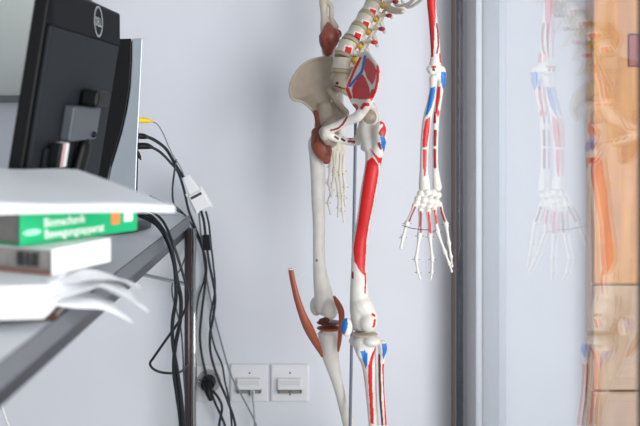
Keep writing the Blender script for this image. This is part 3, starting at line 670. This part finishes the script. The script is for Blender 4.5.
B(mb, 'hip_bone', ny=.6, outer=[('R', [(1.885,68),(1.93,58),(1.985,60),(1.99,84),(1.95,98),(1.90,98),(1.882,88)], None), ('W', [(1.89,94),(1.93,64),(1.97,92)], .004)], paint=[
    ('R', [(364.8,56.5),(369,57.5),(373.6,65),(375.4,71.6),(374,80),(371.3,85.5),(367,77),(364.6,67)], None, 1.93),
    ('R', [(362.5,72.5),(366,78),(369,88),(369.4,99.5),(361,99.5),(353.5,98),(352.6,91),(353.4,85.5),(357,80)], None, 1.93),
    ('R', [(361.5,56),(355,70),(348.8,85)], 1.4), ('R', [(348,88),(351,97)], 1.8),
    ('B', [(366,55.5),(364,66),(362.5,71),(357.5,77),(351,85)], 1.4),
    ('R', [(378,66),(377.4,80),(375,91),(371,100)], 1.3, 1.89), ('R', [(373,91),(371,98)], 2, 1.89),
    ('R', [(355,106.5),(355.2,107.5)], 3.0), ('R', [(361,108),(363.5,104.5),(367,105)], 1.6),
    ('D', [(331,130.5),(338,128.5),(343,124),(347,117)], 1.0), ('D', [(344,130),(346,135.5),(351,139)], 1.2),
    ('K', [(335,137),(338.5,139)], 1.2), ('K', [(342,139.5),(345,141)], 1.2), ('D', [(349,142),(355,142.5)], 1.3)], Y=1.93)
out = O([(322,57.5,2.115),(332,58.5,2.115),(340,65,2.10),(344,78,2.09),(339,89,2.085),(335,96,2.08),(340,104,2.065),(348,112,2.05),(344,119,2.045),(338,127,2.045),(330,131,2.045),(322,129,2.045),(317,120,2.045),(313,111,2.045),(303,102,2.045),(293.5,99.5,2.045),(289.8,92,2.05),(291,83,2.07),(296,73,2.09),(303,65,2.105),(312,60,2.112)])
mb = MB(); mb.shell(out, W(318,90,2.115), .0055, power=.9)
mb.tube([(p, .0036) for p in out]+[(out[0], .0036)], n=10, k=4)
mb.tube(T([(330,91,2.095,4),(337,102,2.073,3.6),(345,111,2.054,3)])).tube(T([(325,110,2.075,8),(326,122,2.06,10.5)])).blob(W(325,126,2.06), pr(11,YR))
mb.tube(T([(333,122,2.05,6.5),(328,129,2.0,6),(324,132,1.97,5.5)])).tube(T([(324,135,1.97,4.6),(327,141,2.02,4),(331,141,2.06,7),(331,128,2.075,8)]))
B(mb, 'hip_bone', base=lin((182,168,150)))  # tan instead of bone white: shade on the far hip put into the base colour
B(MB().tube(T([(325.5,131,1.962,5),(325,136,1.964,4.6)])), 'pubic_disc', base=lin((196,186,164)))
# sacrum
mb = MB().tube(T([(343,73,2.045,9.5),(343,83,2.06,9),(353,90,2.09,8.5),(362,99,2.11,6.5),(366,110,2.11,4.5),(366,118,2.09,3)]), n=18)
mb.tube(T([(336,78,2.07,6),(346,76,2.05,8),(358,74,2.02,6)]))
B(mb, 'sacrum', paint=[('K', [(337,83),(337.3,83.2)], 1.4), ('Y', [(341,89),(341.3,89.2)], 1.5), ('C', [(333,85),(345,89)], .7)], Y=2.04, base=lin((196,184,164)))  # sacrum's shade put into its tan base colour
# lumbar and lower thoracic spine
AX = Vector((9/F*2.05+.0, .016, 14.2/F*2.05)).normalized()
Lv = Vector((.643,-.766,0)); Pv = Vector((.766,.643,0))
cs = [(341.5,63.5,2.03),(345.5,48.5,2.037),(354.8,34,2.052),(362.6,21.5,2.066),(370,9,2.08),(377,-4,2.094),(383,-17,2.106),(388,-30,2.116),(392,-43,2.124),(395,-56,2.13)]
for i, cc in enumerate(cs):
    c = W(*cc); nx = W(*cs[i+1]) if i+1 < len(cs) else c+AX*.034; pv = W(*cs[i-1]) if i else W(343,75,2.035)
    ax = (nx-pv).normalized(); r = pr(11-.3*i, 2.05); hh = (nx-c).length*.36
    post = (Pv-ax*Pv.dot(ax)).normalized(); lat = ax.cross(post).normalized(); lat = lat if lat.dot(Lv) > 0 else -lat
    mb = MB().tube([(c-ax*hh, r*1.02), (c-ax*hh*.5, r*.93), (c, r*.88), (c+ax*hh*.5, r*.92), (c+ax*hh, r*1.0)], n=20, caps=False, flat=(post, .78))
    pd = c+post*r*.75
    for s in (-1, 1):
        mb.tube([(pd+lat*s*r*.5, r*.32), (pd+post*r*.6+lat*s*r*.6, r*.28), (pd+post*r*1.05, r*.25)], n=8)
        mb.tube([(pd+lat*s*r*.55+post*r*.2, r*.26), (pd+lat*s*r*1.2+post*r*.35, r*.2), (pd+lat*s*r*1.75+post*r*.5, r*.16)], n=8)
        mb.tube([(pd+post*r*.55+lat*s*r*.6-ax*hh*1.2, r*.2), (pd+post*r*.55+lat*s*r*.6+ax*hh*1.2, r*.2)], n=8)
    mb.tube([(pd+post*r*.9, r*.3), (pd+post*r*1.7-ax*r*.3, r*.24), (pd+post*r*2.3-ax*r*.6, r*.2)], n=8)
    pa = []
    if 1 <= i <= 5:
        qx, qy = {1:(348,50.5),2:(357.6,36.2),3:(366,24),4:(373.2,11),5:(380,-2)}[i]
        tx, ty = cs[i+1][0]-cs[i-1][0], cs[i+1][1]-cs[i-1][1]; tl = math.hypot(tx, ty); tx, ty = .5*tx/tl, -1+.5*(ty/tl+1); tl = math.hypot(tx, ty); tx /= tl; ty /= tl
        sq = lambda h: [(qx+h*(a_*tx-b_*ty), qy+h*(a_*ty+b_*tx)) for a_, b_ in ((1,1),(1,-1),(-1,-1),(-1,1))]
        pa = [('W', sq(4.6)), ('R', sq(3.3))]
    vt_ = B(mb, 'vertebra', voxel=.0016, smooth=3, paint=pa, Y=2.03, base=lin((204,197,180)))  # base darkened to tan to carry the shade on the spine
    # red muscle tip of the near transverse process
    tip = pd+lat*r*1.75+post*r*.5
    if 1 <= i <= 5:
        B(MB().blob(tip, (r*.34,r*.24,r*.22)), 'process_tip', vt_, voxel=None, base=PAINT['D'] if i > 2 else PAINT['R'])
    # disc above
    if i: 
        dc = c-(c-pv)*.5
    else: dc = c-ax*hh*1.35
    B(MB().tube([(dc-ax*hh*.36, r*.97), (dc, r*1.02), (dc+ax*hh*.36, r*.97)], n=20, k=3, caps=False, flat=(post, .78)), 'disc', voxel=.0016, smooth=3, base=lin((172,160,128)))
    if i < 6:
        nq = dc+post*r*.75+lat*r*.75
        B(MB().blob(nq, (r*.27,r*.25,r*.32)).tube([(nq, r*.14), (nq+lat*r*.4-ax*r*.35, r*.10)], n=8), 'nerve_root', voxel=None, base=PAINT['Y'])
        nq = dc+post*r*.75-lat*r*.75
        B(MB().blob(nq, (r*.27,r*.25,r*.32)), 'nerve_root', voxel=None, base=PAINT['Y'])
# ribs
def rib(pts, r, base=BONE, paint=()):
    B(MB().tube([(W(a,b,Y), r*q) for a,b,Y,q in pts], n=10, flat=(Vector((.5,-.8,.2)).normalized(), .7)), 'rib', voxel=.0015, base=base, paint=paint, Y=2.0)
rib([(379,-1,2.11,1.2),(384,5,2.10,1.3),(391,9.5,2.07,1.25),(397,11,2.04,1.15),(402.5,11.2,2.01,.9)], .0075, lin((214,198,176)))
rib([(384,-16,2.125,1.1),(392,-3,2.11,1.1),(396,5,2.08,1),(403,5.5,2.04,1),(411,2,2.0,1),(416,-6,1.96,.9),(414,-20,1.90,.8)], .0045, BONE)
rib([(388,-29,2.13,1),(398,-14,2.11,1),(403,3,2.07,1),(409,7.2,2.02,1),(417,3,1.97,1),(424,-4,1.92,1),(425,-18,1.87,.9),(415,-34,1.83,.8)], .0042, lin((236,230,222)))
rib([(392,-43,2.14,1),(404,-30,2.11,1),(416,-16,2.03,1),(424,-14,1.94,1),(424,-30,1.86,1),(408,-46,1.81,.9)], .0045, BONE)
for k in range(4):                                       # far side
    y = -13*k; rib([(374+4*k,-4+y,2.12,1),(372+3*k,4+y,2.17,1),(358+1*k,6+y,2.2,1),(344-2*k,-4+y,2.2,1),(336-2*k,-22+y,2.16,.9),(338-2*k,-36+y,2.1,.8)] if k else [(374,-6,2.12,1),(371,-2,2.16,1),(363,-7,2.19,.8)], .0045, BONE)

# left arm
mb = MB().tube(T([(425,-85,1.87,9),(427.5,-60,1.87,6),(429.5,-30,1.865,4.8),(431.2,0,1.86,4.5),(433,20,1.86,4.4),(434.8,40,1.86,4.7),(435.6,54,1.86,4.9),(435.2,64,1.86,6)]), n=16)
mb.tube(T([(430,69,1.85,3.8),(440,69,1.87,4.2)])).blob(W(432,70,1.85), pr(5,1.86))
B(mb, 'humerus', voxel=.0015, paint=[('R', [(426,-60),(432,-60),(434,-20),(435.5,0),(435.5,18),(434.3,30),(433.8,45),(433,57),(430.5,57),(429.5,35),(427.5,12),(425.5,-20)]),
    ('D', [(426.8,0),(428,15),(430,32),(431.2,52)], .9), ('D', [(436.6,24),(438,34),(438,46),(436.6,53)], 1.0), ('R', [(440,54),(440.5,62)], 1.1),
    ('R', [(431.5,67.5),(434.5,67)], 1.2), ('K', [(432.6,70),(433,70.2)], 1.5)], Y=1.855)
mb = MB().tube(T([(433.5,79,1.855,4.5),(433,88,1.853,3.6),(431.5,100,1.85,3.9),(428,115,1.85,4.4),(425.5,132,1.85,4.4),(424.3,150,1.85,4.2),(423.8,168,1.85,4.2),(424.2,181,1.85,5.4),(424.5,187,1.85,6)]), n=14)
B(mb, 'radius', voxel=.0014, paint=[('B', [(431,88),(436,86),(434.5,98),(431.5,108),(428,114),(425,117),(428,103)]), ('R', [(425.5,120),(430.5,116),(429.6,130),(427,147),(422.5,147),(423.2,132)]), ('R', [(422.8,149.5),(426.8,149.5),(426.6,165),(425.6,176),(423.8,176),(423,165)])], Y=1.842)
mb = MB().tube(T([(441.5,70,1.875,4.2),(441.8,78,1.875,4.4),(440.3,88,1.87,3.6),(438.3,103,1.868,3.2),(436.2,120,1.866,3),(435.2,145,1.865,2.9),(435.4,165,1.865,2.9),(436.5,180,1.863,4),(437.2,187,1.862,4.8)]), n=14)
mb.blob(W(437,75,1.87), pr(5,1.86))
B(mb, 'ulna', voxel=.0014, paint=[('B', [(441.5,71),(447,72),(446.5,82),(444,91),(442,86),(441,78)]), ('R', [(438,87),(441,86),(440.5,98),(438,108),(440,113),(438,118),(435.5,112),(436.5,100)]), ('D', [(434.3,113),(434.8,122)], 1.4), ('D', [(435.3,131),(435,145)], 1.6), ('D', [(435,150),(435.2,167)], 1.5)], Y=1.86)
def hand(cen, Y, fingers, sc, base, pm=True, carp=None):
    mb = MB()
    for (a, b, dY, r) in carp: mb.blob(W(a,b,Y+dY), pr(r,Y))
    h = B(mb, 'carpal_bones', voxel=.0011, smooth=5, base=base)
    for fi, ch in enumerate(fingers):
        for j, (p, q) in enumerate(zip(ch[:-1], ch[1:])):
            a, b = W(p[0],p[1],Y+p[2]), W(q[0],q[1],Y+q[2])
            rr = (2.5, 2.15, 1.85, 1.5, 1.3)[j]*sc*Y/F
            if fi == 0: rr *= 1.05
            d = b-a; a2 = a+d*.03; b2 = b-d*.05
            mb = MB().tube([(a2, rr*1.15), (a2.lerp(b2,.22), rr*.75), (a2.lerp(b2,.55), rr*.64), (a2.lerp(b2,.84), rr*.78), (b2, rr*(1.12 if j < len(ch)-2 else .75))], n=12, k=8)
            pa = []
            if pm and j == 0:
                u = lambda t: (p[0]+(q[0]-p[0])*t, p[1]+(q[1]-p[1])*t)
                pa = [('D' if fi in (0,1,4) else 'R', [u(.08), u(.45), u(.8 if fi != 3 else .6)], 1.15)]
            B(mb, 'metacarpal' if j == 0 else 'phalanx', h, voxel=None, base=base, paint=pa, Y=Y, ny=.2)
            if j < len(ch)-2:
                MB().tube([(b+Vector((-rr*1.7,-.0005,0)), .0006), (b+Vector((rr*1.7,-.0005,0)), .0006)], n=6, k=1).build('pin', M_DARKST, h, SO)
    return h
car = [(421,193.5,-.004,4),(427,192,-.006,4.2),(433,193,-.002,4.2),(438,195,.004,3.8),(418,199,-.006,3.8),(424,200,-.008,4.2),(430,201,-.006,4.4),(436,202,.0,4.2),(416.5,203.5,-.008,3.2),(422,205,-.006,3.4),(428.5,206,-.004,3.4),(434.5,206,0,3.4),(439.5,204,.004,3)]
h = hand(None, 1.85, [
    [(415,205,-.008),(407,223.5,-.02),(403,237.5,-.028),(400.7,248.5,-.034)],
    [(420.6,209,-.006),(419.5,236,-.016),(416,259.5,-.022),(418,272.6,-.016),(420.2,279,-.012)],
    [(428,210,-.004),(430,237,-.012),(432.2,259.5,-.016),(431.8,272.6,-.012),(430.6,279.3,-.008)],
    [(434,208.5,0),(437.5,232,-.006),(445.2,253,-.008),(449.4,264,-.004),(452,272,0)],
    [(440,206.5,.004),(446.2,224.5,.004),(449,244,.004),(451,257,.006),(452.2,267,.008)]], 1.0, BONE, True, car)
MB().tube([(W(402.5,225.5,1.822), .0008), (W(411,228,1.826), .0008), (W(421,229.5,1.828), .0008), (W(429,230,1.83), .0008)], n=6).build('wire', M_DARKST, h, SO)
MB().tube([(W(436,230,1.838), .0007), (W(433,232,1.836), .0007)], n=6).build('wire', M_DARKST, h, SO)

# right arm (ligament side)
mb = MB().tube(T([(318,-80,2.15,7),(321,-40,2.15,5),(323,-12,2.148,4.8),(323.6,2,2.146,4.6),(324,14,2.142,3.6),(325.5,26,2.138,5.5),(327,34,2.135,7)]), n=14)
mb.tube(T([(326,2,2.142,3),(331,6,2.138,2.6),(331.5,18,2.135,2.6),(335,27,2.132,4)]))
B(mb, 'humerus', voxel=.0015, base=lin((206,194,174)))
B(MB().tube(T([(328,23,2.128,1.5),(328.5,29,2.122,6),(329.5,35,2.118,10.5),(328.5,43,2.118,9.5),(328,51,2.122,5.5)]), n=16).blob(W(337,34,2.125), pr(5,2.12)), 'joint_capsule', base=lin((150,74,56)), paint=[('C', [(322,30),(319.5,36),(322,46)], 1.8), ('N', [(324,38),(331,35),(333,42),(329,48)], 1.6), ('C', [(328,40),(329,44)], 1.5)], Y=2.11)
B(MB().tube(T([(326,50,2.13,5),(327,58,2.14,4.2),(330,80,2.16,3.4),(332,110,2.165,3.2),(334,132,2.165,4.2)]), n=12), 'radius', voxel=.0015)
B(MB().tube(T([(332,50,2.14,5),(335,60,2.15,4.4),(339,80,2.17,3.4),(341,110,2.175,3),(341,132,2.17,3.6)]), n=12), 'ulna', voxel=.0015)
car = [(333,138,0,3.6),(338,137,.004,3.6),(343,139,.006,3.2),(332,143.5,-.004,3.2),(336.5,143,-.002,3.6),(341.5,144,.004,3.4),(333,148,-.004,3),(338,148.5,0,3),(343,148,.004,2.8)]
hand(None, 2.155, [
    [(331,147,-.012),(330.5,167,-.024),(328.6,183,-.03),(331.8,197,-.034)],
    [(333.4,150,-.004),(334.5,172,-.012),(331.5,190,-.014),(328,203,-.01),(331,215,-.006)],
    [(337,151,0),(335.5,175,-.006),(338.8,196,-.01),(338.6,208,-.006),(338,217,-.002)],
    [(341,151,.004),(339.6,174,.002),(341.8,196,0),(342.5,211,.004),(344,222.5,.008)],
    [(344,150,.008),(343,171,.01),(345,187,.01),(344,198,.012),(345.5,206,.014)]], .92, lin((236,230,214)), False, car)
print('TRIS', sum(len(o.data.loop_triangles) or len(o.data.polygons)*2 for o in SC.objects if o.type == 'MESH'))
